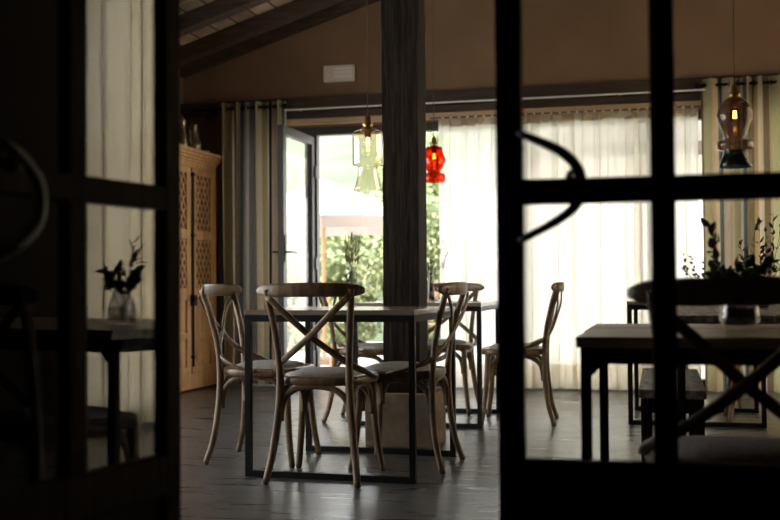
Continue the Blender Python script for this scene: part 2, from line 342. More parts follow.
# open French door leaf, swung into the room
dt = thing('door_3', 'open glazed French door leaf beside the striped curtain', 'door', (-2.935, 8.985, 0), math.radians(-90.3), kind='structure')
W = .80; bm = bmesh.new()
box(bm, 0, .07, -.025, .025, .03, 2.15); box(bm, W-.07, W, -.025, .025, .03, 2.15); box(bm, .06, W-.06, -.025, .025, 2.08, 2.15); box(bm, .06, W-.06, -.025, .025, .03, .14)
link('door_frame', bm, M['winframe'], dt); link('pane', boxbm(.06, W-.06, -.003, .003, .13, 2.09), M['clear'], dt)
bm = bmesh.new(); box(bm, W-.05, W-.015, -.034, .034, 1.05, 1.27); sweep(bm, [(W-.033, .03, 1.13), (W-.033, .075, 1.13), (W-.1, .08, 1.13), (W-.15, .078, 1.128)], .009, seg=8, upv=(0, 0, 1)); sweep(bm, [(W-.033, -.03, 1.13), (W-.033, -.075, 1.13), (W-.1, -.08, 1.13), (W-.15, -.078, 1.128)], .009, seg=8, upv=(0, 0, 1))
link('door_handle', bm, M['iron'], dt)
link('hinge', wallbm([(-.01, .02, .02, .04, .3, .4), (-.01, .02, .02, .04, 1.0, 1.1), (-.01, .02, .02, .04, 1.8, 1.9)]), M['iron'], dt)
# side window
wt = thing('window_2', 'tall side window behind a pale curtain on the right', 'window', kind='structure')
bm = bmesh.new()
n = 4
for k in range(n+1):
    y = WY0+(WY1-WY0)*k/n; box(bm, XR+.08, XR+.14, y-.035, y+.035, 0, WZ)
box(bm, XR+.08, XR+.14, WY0, WY1, 0, .1); box(bm, XR+.08, XR+.14, WY0, WY1, WZ-.08, WZ)
link('window_frame', bm, M['winframe'], wt)
link('pane', boxbm(XR+.105, XR+.111, WY0, WY1, .05, WZ-.04), M['clear'], wt)

wt = thing('window_3', 'wide bare window added in the left wall for daylight, out of view behind the door', 'window', kind='structure')  # added unseen window, lets daylight onto the chairs and floor
bm = bmesh.new()
for k in range(5):
    y = LY0+(LY1-LY0)*k/4; box(bm, XL-.14, XL-.08, y-.03, y+.03, .25, LZ)
box(bm, XL-.14, XL-.08, LY0, LY1, .25, .32); box(bm, XL-.14, XL-.08, LY0, LY1, LZ-.07, LZ)
link('window_frame', bm, M['winframe'], wt)
link('pane', boxbm(XL-.115, XL-.109, LY0, LY1, .3, LZ-.05), M['clear'], wt)

# ------------------------------------------------------------------ curtains
def curtain_bm(L, z0, z1, period, amp, dens=10, gather=1.0, flare=1.0, seed=0, nz=14, wob=.35):
    rnd = random.Random(seed); bm = bmesh.new(); uvl = bm.loops.layers.uv.new('UVMap')
    N = int(L/period*dens); ph = [rnd.uniform(-1, 1) for _ in range(6)]
    cols = []; acc = []
    for j in range(nz+1):
        f = j/nz; z = z1+(z0-z1)*f; row = []; s = 0; prev = None; ar = []
        for i in range(N+1):
            u = i/N; x = L*u
            a = 2*PI*x/period+wob*2.2*math.sin(2*PI*u*2.3+ph[0])+wob*1.3*math.sin(2*PI*u*5.1+ph[1])
            am = amp*(1+.45*math.sin(2*PI*u*3.2+ph[2]))*(.8+.35*f)
            y = am*math.sin(a)+.02*math.sin(2*PI*u*1.4+ph[3]+2*f)*f
            xx = x+period*.13*math.sin(2*a)*.8+.012*f*math.sin(2*PI*u*2+ph[4])
            xx = (xx-L/2)*(1+(flare-1)*f)+L/2
            v = bm.verts.new((xx, y, z)); row.append(v)
        cols.append(row)
    # arc length from the middle row
    mid = cols[nz//2]; arc = [0]
    for a, b2 in zip(mid, mid[1:]): arc.append(arc[-1]+(b2.co-a.co).length)
    idx = {}
    for j, row in enumerate(cols):
        for i, v in enumerate(row): idx[v] = (arc[i], v.co.z)
    for r0, r1 in zip(cols, cols[1:]):
        for i in range(N):
            f = bm.faces.new((r0[i], r0[i+1], r1[i+1], r1[i]))
            for l in f.loops: l[uvl].uv = idx[l.vert]
    return bm
def clink(name, bm, m, parent):
    me = bpy.data.meshes.new(name); bm.to_mesh(me); bm.free(); me.shade_smooth(); me.materials.append(m)
    o = bpy.data.objects.new(name, me); COL.objects.link(o); o.parent = parent; return o
slabels = ['white sheer curtain panel hanging just right of the wooden post', 'white sheer curtain panel behind the door stile with the curved handle', 'white sheer curtain panel behind the chair on the right of the far table', 'white sheer curtain panel next to the right striped curtain']
for k, (x0, x1) in enumerate(((-1.77, -1.215), (-1.225, -.665), (-.685, -.155), (-.175, .30))):
    t = thing('sheer_curtain', slabels[k], 'curtain', (x0, 8.83+.03*(k % 2), 0), 0, 'white sheer curtains on the garden windows')
    L = x1-x0
    clink('sheer_cloth', curtain_bm(L, .012, 2.235, .13, .024, seed=k+1, dens=14), M['sheer'], t)
    clink('heading_tape', curtain_bm(L, 2.17, 2.238, .13, .0255, seed=k+1, dens=14, nz=2), M['tape'], t)
    clink('hem', curtain_bm(L, .010, .21, .13, .0265, seed=k+1, dens=14, nz=2), M['sheer2'], t)
t = thing('curtain_rod', 'thin dark rod carrying the white sheer curtains', 'curtain rod')
link('rod', sweepbm([(-1.85, 8.83, 2.248), (.36, 8.83, 2.248)], .006, seg=8, upv=(0, 0, 1)), M['winframe'], t)
g0 = link('glider', lathebm([(.006, 0), (.012, .004), (.012, .008), (.006, .012)], (0, 0, 0), seg=8), M['white'], t); g0.location = (-1.74, 8.83, 2.241)
for k in range(1, 30): g1 = g0.copy(); COL.objects.link(g1); g1.location.x = -1.74+k*.069

A_ = (.58, .48, .34); B_ = (.07, .085, .11); Cc = (.30, .26, .15); D_ = (.46, .27, .13); E_ = (.02, .022, .03); F_ = (.36, .26, .20); G_ = (.44, .42, .34)
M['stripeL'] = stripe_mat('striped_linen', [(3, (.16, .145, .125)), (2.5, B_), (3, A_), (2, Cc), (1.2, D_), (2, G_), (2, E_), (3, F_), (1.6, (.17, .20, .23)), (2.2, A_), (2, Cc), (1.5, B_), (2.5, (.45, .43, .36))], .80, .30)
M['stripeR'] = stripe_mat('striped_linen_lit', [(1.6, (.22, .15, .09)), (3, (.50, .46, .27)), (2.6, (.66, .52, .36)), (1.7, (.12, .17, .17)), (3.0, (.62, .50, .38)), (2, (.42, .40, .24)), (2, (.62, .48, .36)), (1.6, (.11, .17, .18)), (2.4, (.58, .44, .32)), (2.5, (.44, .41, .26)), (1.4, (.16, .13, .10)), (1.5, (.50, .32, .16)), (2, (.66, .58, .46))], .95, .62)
def striped(x0, L, m, label, seed, flare=1.0, period=.10, amp=.055, z1=2.455):
    t = thing('striped_curtain', label, 'curtain', (x0, 8.80, 0), 0, 'striped curtains at the ends of the window wall')
    clink('curtain_cloth', curtain_bm(L, .015, z1, period, amp, seed=seed, dens=12, flare=flare), m, t)
    pts = [(0, .024*math.cos(a), .024*math.sin(a)) for a in [2*PI*i/10 for i in range(11)]]
    g0 = link('grommet', sweepbm(pts, .004, seg=6, upv=(1, 0, 0), n=2), M['iron'], t); g0.location = (.03, 0, 2.405); x = .03+period/2
    while x < L: g1 = g0.copy(); COL.objects.link(g1); g1.location.x = x; x += period/2
    return t
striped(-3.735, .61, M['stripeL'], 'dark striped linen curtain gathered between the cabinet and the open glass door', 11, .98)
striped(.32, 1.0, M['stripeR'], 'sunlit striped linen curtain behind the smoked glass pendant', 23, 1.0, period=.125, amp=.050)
def rod(x0, x1, label, br):
    t = thing('curtain_pole', label, 'curtain pole', (0, 8.80, 2.405), 0, 'black curtain poles')
    link('pole', sweepbm([(x0, 0, 0), (x1, 0, 0)], .0125, seg=10, upv=(0, 0, 1)), M['iron'], t)
    for x in (x0, x1):
        bm = bmesh.new(); bmesh.ops.create_uvsphere(bm, u_segments=12, v_segments=8, radius=.026, matrix=Matrix.Translation((x, 0, 0))); link('finial', bm, M['iron'], t, True)
    for x in br: link('bracket', wallbm([(x-.012, x+.012, -.018, .15, -.02, .02), (x-.02, x+.02, .13, .15, -.07, .07)]), M['iron'], t)
rod(-3.96, -3.12, 'short black curtain pole above the carved cabinet end', (-3.88, ))
rod(.30, 1.40, 'black curtain pole above the right striped curtain', (1.37, ))
# side curtains
for k in range(3):
    t = thing('side_curtain', ('pale lined curtain panel on the right-hand window, nearest the viewer', 'pale lined curtain panel in the middle of the right-hand window', 'pale lined curtain panel on the right-hand window, nearest the garden windows')[k], 'curtain', (XR-.10, 4.62+k*1.33, 0), PI/2, 'cream curtains on the side window')
    clink('curtain_cloth', curtain_bm(1.31, .02, 3.0, .16, .022, seed=40+k, dens=10), M['lined'], t)

# ------------------------------------------------------------------ emergency light box
t = thing('emergency_light', 'small cream plastic light box high on the brown wall', 'wall light', (-2.80, YB, 2.615))
link('housing', boxbm(0, .27, -.05, 0, 0, .14, bev=.006), M['plastic'], t)
link('diffuser', wallbm([(.095, .255, -.054, -.048, .03, .055), (.095, .255, -.054, -.048, .065, .09), (.095, .255, -.054, -.048, .10, .118)]), M['white'], t)
link('indicator', lathebm([(.001, .0), (.012, .0), (.012, .012), (.001, .012)], (.055, -.058, .05), seg=10, cap0=True, cap1=True), M['white'], t)

# ------------------------------------------------------------------ post on its stone plinth
t = thing('wooden_post', 'dark rough timber post rising from a square stone plinth', 'post', (-1.35, 5.755, 0))
bm = boxbm(-.10, .10, -.10, .10, .34, zc(-1.35)-.0, bev=0.0)
bmesh.ops.subdivide_edges(bm, edges=[e for e in bm.edges if abs(e.verts[0].co.z-e.verts[1].co.z) > 1], cuts=28, use_grid_fill=True)
rr = random.Random(3)
for v in bm.verts: v.co.x += rr.uniform(-.0025, .0025); v.co.y += rr.uniform(-.0025, .0025)
link('shaft', bm, M['post_wood'], t)
link('plinth', boxbm(-.185, .185, -.18, .18, 0, .285, bev=.008), M['stone'], t)
link('collar', boxbm(-.135, .135, -.135, .135, .285, .34, bev=.006), M['dark_wood'], t)

# ------------------------------------------------------------------ glazed double door between hall and room
def leaf(name, label, loc, rz, side):
    # local: hinge stile at x=0, free stile at x=W, seen face towards -y
    W, T = .622, .034
    t = thing(name, label, 'door', loc, rz, kind='structure')
    xs = (0, .05, .2885, .3335, .572, W)
    bm = bmesh.new()
    box(bm, 0, .05, 0, T, .01, 2.13, bev=.004); box(bm, .572, W, 0, T, .01, 2.13, bev=.004)
    link('stile', bm, M['dark_wood'], t)
    bm = bmesh.new(); box(bm, .048, .574, .003, T-.003, .01, .09)
    box(bm, .048, .574, .001, T-.001, .445, .527, bev=.004); box(bm, .048, .574, .001, T-.001, 1.012, 1.060, bev=.004); box(bm, .048, .574, .001, T-.001, 1.55, 1.595, bev=.004); box(bm, .048, .574, .001, T-.001, 2.06, 2.13, bev=.004)
    link('rail', bm, M['dark_wood'], t)
    link('mullion', boxbm(.2885, .3335, .002, T-.002, .5, 2.08, bev=.004), M['dark_wood'], t)
    bm = bmesh.new(); box(bm, .048, .574, .011, T-.011, .08, .46); box(bm, .09, .275, .004, T-.004, .13, .41, bev=.006); box(bm, .345, .53, .004, T-.004, .13, .41, bev=.006)
    link('lower_panel', bm, M['dark_wood'], t)
    for a, b2 in ((.046, .293), (.329, .576)):
        for c, d in ((.52, 1.016), (1.056, 1.555), (1.59, 2.065)):
            link('pane', boxbm(a, b2, T/2-.0015, T/2+.0015, c, d), M['leafglass'], t)
    # curved pull: springs from the free stile, bows over the pane and back
    y0 = -.03 if side > 0 else T+.045; y1, y2 = (-.02, -.002) if side > 0 else (T+.028, T)
    F = W-.048
    hp = [(F+.004, y2, 1.148), (F-.010, y1, 1.141), (F-.042, y0, 1.126), (F-.08, y0, 1.106), (F-.106, y0, 1.08), (F-.116, y0, 1.05), (F-.111, y0, 1.014), (F-.088, y0, .989), (F-.05, y0, .966), (F-.010, y1, .947), (F+.004, y2, .941)]
    if side < 0: hp = [(a, b_, c-.045) for a, b_, c in hp]
    tp = lambda f: (.55+.75*math.sin(PI*min(1, max(0, f)))**.7*(1.0 if f < .5 else .85), 1)
    h = link('door_handle', sweepbm(hp, .0085, .006, upv=(0, 1, 0), seg=10, taper=tp), M['iron'], t, True)
    link('rosette', lathebm([(.001, .012), (.012, .010), (.016, 0), (.016, -.002)], (0, 0, 0), seg=12), M['iron'], h, True).matrix_local = Matrix.Translation((F-.10, .001 if side > 0 else T-.001, 1.062)) @ Matrix.Rotation(PI/2 if side > 0 else -PI/2, 4, 'X')
    bm = bmesh.new()
    for z in (.25, 1.1, 1.9): sweep(bm, [(.0, -.006, z), (.0, -.006, z+.09)], .008, seg=8, n=1)
    link('hinge', bm, M['iron'], t)
    return t
# right leaf closed (mirrored so that its hinge is on the right), left leaf open towards the hall
r = leaf('door_2', 'closed dark glazed door leaf with a curved pull handle, on the right', (.318, 2.062, 0), 0, 1)
r.scale = (-1, 1, 1)
l = leaf('door_1', 'dark glazed door leaf standing open on the left, mirroring a vase', (-.978, 2.038, 0), math.radians(-99.5), -1)

# ------------------------------------------------------------------ chairs
def seat_outline(k, n=40, inset=0.0):
    a = 2*PI*k/n; c, s = math.cos(a), math.sin(a)
    e = .62
    x = math.copysign(abs(c)**e, c); y = math.copysign(abs(s)**e, s)
    hw = .208+.018*y
    return (x*(hw-inset), -.002+y*(.205-inset))
def ring_solid(bm, z0, z1, ins0, ins1, n=40):
    o0, o1, i0, i1 = [], [], [], []
    for k in range(n):
        a, b2 = seat_outline(k, n, ins0), seat_outline(k, n, ins1)
        c = seat_outline(k, n, ins0-.006)
        o0.append((bm.verts.new((*a, z0)), bm.verts.new((*c, z0+.008)), bm.verts.new((*c, z1-.008)), bm.verts.new((*a, z1)), bm.verts.new((*b2, z1)), bm.verts.new((*b2, z0))))
    for k in range(n):
        a, b2 = o0[k], o0[(k+1) % n]
        for j in range(6): bm.faces.new((a[j], b2[j], b2[(j+1) % 6], a[(j+1) % 6]))
def make_chair(label, wood, pad, name='cross_back_chair'):
    t = thing(name, label, 'chair', group='cross back chairs')
    bm = bmesh.new(); ring_solid(bm, .425, .462, .006, .045); link('seat_frame', bm, wood, t, True)
    bm = bmesh.new(); n = 40; rings = []
    for ins, z in ((.046, .440), (.046, .462), (.052, .472), (.075, .481), (.12, .487), (.17, .489)):
        rings.append([bm.verts.new((*seat_outline(k, n, ins), z)) for k in range(n)])
    for a, b2 in zip(rings, rings[1:]):
        for k in range(n): bm.faces.new((a[k], a[(k+1) % n], b2[(k+1) % n], b2[k]))
    bm.faces.new(rings[-1]); bm.faces.new(rings[0][::-1]); link('seat_pad', bm, pad, t, True)
    for s in (-1, 1):
        g = link('leg', sweepbm([(s*.207, -.252, .006), (s*.188, -.218, .12), (s*.168, -.198, .28), (s*.157, -.195, .44), (s*.162, -.208, .58), (s*.176, -.238, .72), (s*.192, -.275, .845)], .0175, .0165, seg=10, sq=.75, taper=lambda f: .86+.3*math.sin(PI*min(1, f*1.4))**2*.5), wood, t, True)
        link('foot_glide', lathebm([(.012, 0), (.012, .012)], (s*.207, -.252, -.001), seg=10, cap0=True, cap1=True), M['glide'], g)
        g = link('leg', sweepbm([(s*.205, .188, .006), (s*.187, .168, .14), (s*.173, .155, .30), (s*.168, .150, .435)], .0165, .0165, seg=10, sq=.75, taper=lambda f: .85+.25*f), wood, t, True)
        link('foot_glide', lathebm([(.012, 0), (.012, .012)], (s*.205, .188, -.001), seg=10, cap0=True, cap1=True), M['glide'], g)
    def railp(x): return (x, -.304+.056*(x/.24)**2, .838+.004*math.cos(x/.232*1.5))
    link('top_rail', sweepbm([railp(-.243+.486*k/10) for k in range(11)], .031, .0125, upv=(0, 1, 0), seg=14, n=3, sq=.8, taper=lambda f: (max(.35, min(1, (1-abs(2*f-1)**7.0)**.5)), max(.5, min(1, (1-abs(2*f-1)**9)**.5)))), wood, t, True)
    for s in (-1, 1):
        dy = .006*s
        link('cross_strap', sweepbm([(-s*.186, -.285+dy, .815), (-s*.10, -.282+dy, .735), (0, -.255+dy, .642), (s*.10, -.225+dy, .562), (s*.165, -.188, .516), (s*.205, -.125, .486), (s*.214, -.04, .462), (s*.214, .01, .452)], .0145, .006, upv=(0, 1, 0), seg=8, n=5, sq=.7), wood, t, True)
    def U(p0, p1, ins):
        a, b2 = Vector(p0), Vector(p1); r = []
        for f, z in ((.01, .27), (.02, .32), (.075, .372), (.23, .410), (.5, .422), (.77, .410), (.925, .372), (.98, .32), (.99, .27)):
            p = a.lerp(b2, f); q = p+Vector(ins)*math.sin(PI*f); r.append((q.x, q.y, z))
        return r
    for s in (-1, 1):
        link('brace', sweepbm(U((s*.160, -.190, 0), (s*.165, .148, 0), (0, 0, 0)), .0145, .0105, upv=(1, 0, 0), seg=8, n=4, sq=.8), wood, t, True)
    link('brace', sweepbm(U((-.165, .150, 0), (.165, .150, 0), (0, 0, 0)), .0145, .0105, upv=(0, 1, 0), seg=8, n=4, sq=.8), wood, t, True)
    link('brace', sweepbm(U((-.160, -.190, 0), (.160, -.190, 0), (0, 0, 0)), .0145, .0105, upv=(0, 1, 0), seg=8, n=4, sq=.8), wood, t, True)
    return t
R = math.radians
chA = make_chair('weathered oak cross back chair in front of the nearest table, its back to the viewer', M['chair'], M['pad'])
chA.location = (-1.462, 4.69, 0)
dup(chA, (-1.886, 5.08, 0), R(-90.3), 'oak cross back chair on the left side of the front table, beside the cabinet')
dup(chA, (-1.213, 5.07, 0), R(87.7), 'oak cross back chair on the right side of the front table, by the stone plinth')
dup(chA, (-1.80, 6.70, 0), R(-90), 'oak cross back chair behind the front table, left side of the far table')
dup(chA, (-.895, 6.80, 0), R(93), 'oak cross back chair seen in profile through the left pane of the right door')
dup(chA, (-1.435, 7.235, 0), R(180), 'oak cross back chair facing the viewer behind the far table')
dup(chA, (.585, 7.09, 0), R(90), 'oak cross back chair under the right end of the far right table')
dup(chA, (.33, 7.99, 0), R(176), 'oak cross back chair standing at the foot of the right striped curtain')
chN = make_chair('large cross back chair coloured as a dark silhouette right behind the closed door leaf', M['chair_dark'], mat('dusky_seat_cloth', (.16, .13, .13), (.26, .22, .22), .9, scale=70, bump=.5))
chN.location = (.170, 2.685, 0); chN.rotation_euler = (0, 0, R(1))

# ------------------------------------------------------------------ tables with black steel frames
def steel_table(label, loc, rz, h=.75, half=.40, first=None):
    if first: return dup(first, loc, rz, label, 'square steel framed tables')
    t = thing('dining_table', label, 'table', loc, rz, 'square steel framed tables')
    link('tabletop', boxbm(-half, half, -half, half, h-.022, h, bev=.003), M['table_top'], t)
    q = half-.015; w = .014
    bm = bmesh.new(); z0, z1 = h-.052, h-.022
    for s in (-1, 1):
        box(bm, -q-w, q+w, s*q-w, s*q+w, z0, z1); box(bm, s*q-w, s*q+w, -q+w, q-w, z0, z1)
    link('frame', bm, M['steel'], t)
    for sx in (-1, 1):
        for sy in (-1, 1): link('leg', boxbm(sx*q-w, sx*q+w, sy*q-w, sy*q+w, .0, z0, bev=.002), M['steel'], t)
    for sy in (-1, 1): link('floor_bar', boxbm(-q+w, q-w, sy*q-w, sy*q+w, .0, .028, bev=.002), M['steel'], t)
    return t
tb = steel_table('square wood topped table with black steel frame, nearest in the middle', (-1.418, 4.995, 0), R(-2.3))
tb2 = steel_table('square wood topped steel table further back, under the red pendant', (-1.44, 6.81, 0), R(0), first=tb)
tb3 = steel_table('square steel framed table far right, behind the rough bench', (.21, 7.155, 0), R(-1.5), first=tb)

def rough_table(label, x0, x1, y0, y1, h, planks, gus=True):
    t = thing('rustic_table', label, 'table', (x0, y0, 0), 0, 'rustic plank tables')
    L, D = x1-x0, y1-y0; bm = bmesh.new(); rnd = random.Random(5); along = D <= L
    for k in range(planks):
        if along: box(bm, -.0+rnd.uniform(0, .004), L-rnd.uniform(0, .006), D*k/planks+.0015, D*(k+1)/planks-.0015, h-.028, h-rnd.uniform(0, .002), bev=.003)
        else: box(bm, L*k/planks+.0015, L*(k+1)/planks-.0015, rnd.uniform(0, .006), D-rnd.uniform(0, .006), h-.028, h-rnd.uniform(0, .002), bev=.003)
    link('tabletop', bm, M['rough'] if along else M['rough_y'], t)
    bm = bmesh.new(); a = .012; z0, z1 = h-.066, h-.028
    box(bm, a, L-a, a, a+.006, z0, z1); box(bm, a, L-a, D-a-.006, D-a, z0, z1); box(bm, a, a+.006, a, D-a, z0, z1); box(bm, L-a-.006, L-a, a, D-a, z0, z1)
    link('apron', bm, M['steel'], t)
    for px, sx in ((a, 1), (L-a, -1)):
        for py, sy in ((a, 1), (D-a, -1)):
            bm = bmesh.new()
            xa, xb = sorted((px, px+sx*.026)); ya, yb = sorted((py, py+sy*.006)); box(bm, xa, xb, ya, yb, 0, z1)
            xa, xb = sorted((px, px+sx*.006)); ya, yb = sorted((py, py+sy*.026)); box(bm, xa, xb, ya, yb, 0, z1)
            if gus:
                ya, yb = sorted((py, py+sy*.005))
                v = [bm.verts.new((px+sx*dx, y, z)) for y in (ya, yb) for dx, z in ((.02, z0+.001), (.055, z0+.001), (.02, z0-.035))]
                bm.faces.new((v[0], v[1], v[2])); bm.faces.new((v[5], v[4], v[3]))
                for i in range(3): j = (i+1) % 3; bm.faces.new((v[i], v[i+3], v[j+3], v[j]))
            link('leg', bm, M['steel'], t)
            
    return t
rough_table('rustic grey plank table with angle iron legs just behind the door glass', -.197, 1.22, 2.575, 3.42, .737, 5)
rough_table('long rustic plank table behind the first one, with the small bottle vase', .045, .90, 4.02, 5.90, .745, 5)

# bench
t = thing('bench', 'low rough plank bench with dark legs tucked beside the long table', 'bench', (-.09, 4.46, 0))
bm = bmesh.new(); box(bm, 0, .128, 0, 1.14, .40, .435, bev=.004); box(bm, .132, .262, .004, 1.135, .398, .433, bev=.004); link('seat', bm, M['rough_y'], t)
bm = bmesh.new(); box(bm, .012, .25, .02, .045, .355, .40); box(bm, .012, .25, 1.10, 1.125, .355, .40); box(bm, .012, .03, .02, 1.12, .355, .40); box(bm, .232, .25, .02, 1.12, .355, .40); link('frame', bm, M['dark_wood'], t)
for x in (.008, .218):
    for y in (.015, 1.09): link('leg', boxbm(x, x+.036, y, y+.036, 0, .398, bev=.003), M['dark_wood'], t)
for y in (.022, 1.097): link('stretcher', boxbm(.04, .222, y, y+.022, .215, .24), M['dark_wood'], t)

# ------------------------------------------------------------------ carved cabinet against the left wall
CB0, CB1 = 7.74, 8.79
t = thing('cabinet', 'tall carved pine cabinet with lattice doors against the left wall', 'cabinet', (XL+.005, CB0, 0))
D = -3.75-XL-.005; L = CB1-CB0       # front face at x=D
bm = bmesh.new(); box(bm, 0, D-.03, 0, L, .06, 1.90); link('body', bm, M['cab_dark'], t)
bm = bmesh.new()
for y in (0, L-.055): box(bm, D-.032, D, y, y+.055, .10, 1.90, bev=.003)
box(bm, D-.032, D, .05, L-.05, 1.845, 1.90); box(bm, D-.032, D, .05, L-.05, .10, .14); box(bm, D-.032, D-.005, L/2-.012, L/2+.012, .12, 1.86)
link('face_frame', bm, M['cab'], t)
bm = bmesh.new(); box(bm, 0, D, 0, L, .035, .105, bev=.003); box(bm, 0, D+.01, 0, L, .015, .04, bev=.004); link('plinth', bm, M['cab'], t)
bm = bmesh.new()
for k, (o_, z) in enumerate(((.008, 1.895), (.022, 1.915), (.040, 1.938), (.055, 1.965))): box(bm, 0, D+o_, -o_*.6, L+min(o_*.6, .02), z, z+.03, bev=.004)
link('cornice', bm, M['cab'], t)
def lattice(y0, y1, z0, z1, step=.078, w=.0105):
    bm = bmesh.new(); W, H = y1-y0, z1-z0
    for sgn in (1, -1):
        k = -int(H/step)-2
        while k*step < W+H:
            # slat along (1, 1.35*sgn)
            pts = []; sl_ = 1.35
            for i in range(41):
                a = y0+k*step+(i/40)*(H/sl_); z = z0+sl_*(a-(y0+k*step)) if sgn > 0 else z1-sl_*(a-(y0+k*step))
                if y0 <= a <= y1: pts.append((a, z))
            if len(pts) > 1 and (pts[-1][0]-pts[0][0]) > .008:
                (ya, za), (yb, zb) = pts[0], pts[-1]; L_ = math.hypot(yb-ya, zb-za); ny, nz_ = -(zb-za)/L_*w, (yb-ya)/L_*w
                xo = 0 if sgn > 0 else .004
                v = [bm.verts.new((x, y, z)) for x in (D-.012+xo, D-.004+xo) for y, z in ((ya+ny, za+nz_), (yb+ny, zb+nz_), (yb-ny, zb-nz_), (ya-ny, za-nz_))]
                for f in ((0, 1, 2, 3), (7, 6, 5, 4), (0, 4, 5, 1), (1, 5, 6, 2), (2, 6, 7, 3), (3, 7, 4, 0)): bm.faces.new([v[i] for i in f])
            k += 1
    return bm
for k, (ya, yb) in enumerate(((.058, L/2-.014), (L/2+.014, L-.058))):
    bm = bmesh.new(); w = .075
    box(bm, D-.02, D+.006, ya, ya+w, .142, 1.842, bev=.003); box(bm, D-.02, D+.006, yb-w, yb, .142, 1.842, bev=.003)
    for za, zb in ((.142, .20), (.43, .48), (.745, .845), (1.25, 1.325), (1.79, 1.842)): box(bm, D-.02, D+.005, ya+w, yb-w, za, zb, bev=.003)
    dr = link('door', bm, M['cab'], t)
    for za, zb in ((.84, 1.255), (1.32, 1.795)): link('lattice', lattice(ya+w-.005, yb-w+.005, za, zb), M['cab'], dr)
    for za, zb in ((.20, .43), (.48, .745)):
        bm = bmesh.new(); box(bm, D-.018, D-.008, ya+w-.002, yb-w+.002, za-.002, zb+.002); box(bm, D-.012, D-.001, ya+w+.03, yb-w-.03, za+.03, zb-.03, bev=.004); link('raised_panel', bm, M['cab'], dr)
bm = bmesh.new(); sweep(bm, [(D+.02, L/2, .20), (D+.02, L/2, 1.80)], .009, seg=8, n=1, upv=(1, 0, 0))
for z in (.28, .76, 1.28, 1.78): box(bm, D+.0, D+.032, L/2-.02, L/2+.02, z-.012, z+.012)
lb = link('bolt_rod', bm, M['iron'], t)
link('lock', wallbm([(D+.003, D+.04, L/2-.03, L/2+.03, .70, .79), (D+.03, D+.055, L/2-.055, L/2+.01, .75, .768)]), M['iron'], lb)
# vessels on the cabinet
Z = 1.998
t = thing('pitcher', 'pewter pitcher with a tall narrow neck on the cabinet top', 'pitcher', (-3.87, 8.60, Z))
link('body', lathebm([(.001, 0), (.038, 0), (.058, .03), (.064, .07), (.055, .105), (.032, .14), (.023, .18), (.022, .215), (.030, .245), (.033, .25), (.029, .25), (.019, .215), (.018, .15)], seg=24), M['pewter'], t, True)
link('handle', sweepbm([(0, .024, .225), (0, .062, .225), (0, .082, .17), (0, .072, .11), (0, .05, .085)], .006, seg=8, upv=(1, 0, 0)), M['pewter'], t, True)
link('spout', sweepbm([(0, -.05, .07), (0, -.08, .11), (0, -.085, .17), (0, -.10, .20)], .011, seg=8, upv=(1, 0, 0), taper=lambda f: 1.2-.6*f), M['pewter'], t, True)
t = thing('coffee_pot', 'dark metal pot with spout, left of the pewter pitcher', 'pot', (-3.88, 8.38, Z))
link('body', lathebm([(.001, 0), (.05, 0), (.056, .05), (.046, .12), (.032, .19), (.03, .24), (.036, .25), (.02, .27), (.008, .29), (.010, .30), (.001, .305)], seg=24), M['pewter'], t, True)
link('handle', sweepbm([(0, -.03, .22), (0, -.08, .20), (0, -.085, .13), (0, -.05, .08)], .006, seg=8, upv=(1, 0, 0)), M['iron'], t, True)
t = thing('jar', 'tall dark glazed jar at the far end of the cabinet top', 'jar', (-4.02, 8.73, Z))
link('body', lathebm([(.001, 0), (.045, 0), (.055, .04), (.055, .17), (.035, .22), (.02, .25), (.022, .29), (.001, .29)], seg=24), M['bottle'], t, True)
link('neck_rim', lathebm([(.021, .282), (.026, .286), (.026, .294), (.021, .297)], seg=20), M['bottle'], t, True)
t = tag(link('small_bowl', lathebm([(.001, 0), (.02, 0), (.035, .018), (.042, .035), (.038, .035), (.03, .018), (.001, .006)], seg=20), M['pewter'], None, True), 'small metal dish at the front edge of the cabinet top', 'bowl'); t.location = (-3.81, 8.69, Z)

# ------------------------------------------------------------------ pendants
def pendant(label, x, y, zs, prof, gm, extra=None, bulb_z=None, cord_r=.0022, sr=.02):
    # zs: top of socket
    t = thing('pendant_lamp', label, 'pendant lamp', (x, y, 0), 0, 'coloured glass pendant lamps')
    zt = zc(x)
    link('cord', sweepbm([(0, 0, zs), (0, 0, zt)], cord_r, seg=6, n=1, upv=(0, 1, 0)), M['cord'], t)
    link('ceiling_rose', lathebm([(.001, zt-.03), (.03, zt-.028), (.045, zt-.01), (.045, zt+.01)], seg=16), M['brass'], t, True)
    s = sr
    link('socket', lathebm([(.004, zs+.01), (.008, zs), (s*.7, zs-.006), (s*.75, zs-.03), (s*1.25, zs-.036), (s*1.3, zs-.046), (s*.9, zs-.05), (s*2.0, zs-.064), (s*2.1, zs-.074), (s*.8, zs-.078), (s*.8, zs-.10), (.002, zs-.10)], seg=20), M['brass'], t, True)
    link('glass_shade', lathebm(prof, seg=36), gm, t, True)
    if extra: link('lower_shade', lathebm(extra[0], seg=36), extra[1], t, True)
    bz = bulb_z or zs-.15
    bb = link('bulb', lathebm([(.010, bz+.045), (.014, bz+.03), (.025, bz), (.018, bz-.022), (.001, bz-.028)], seg=16), M['bulb_glass'], t, True)
    link('filament', sweepbm([(-.004, 0, bz+.022), (-.006, 0, bz-.012), (0, 0, bz-.004), (.006, 0, bz-.012), (.004, 0, bz+.022)], .0028, seg=6, n=3, upv=(0, 1, 0)), M['bulb'], bb)
    return t
def dbl(prof, th=.003):
    return prof+[(max(r-th, .001), z) for r, z in prof[::-1]]
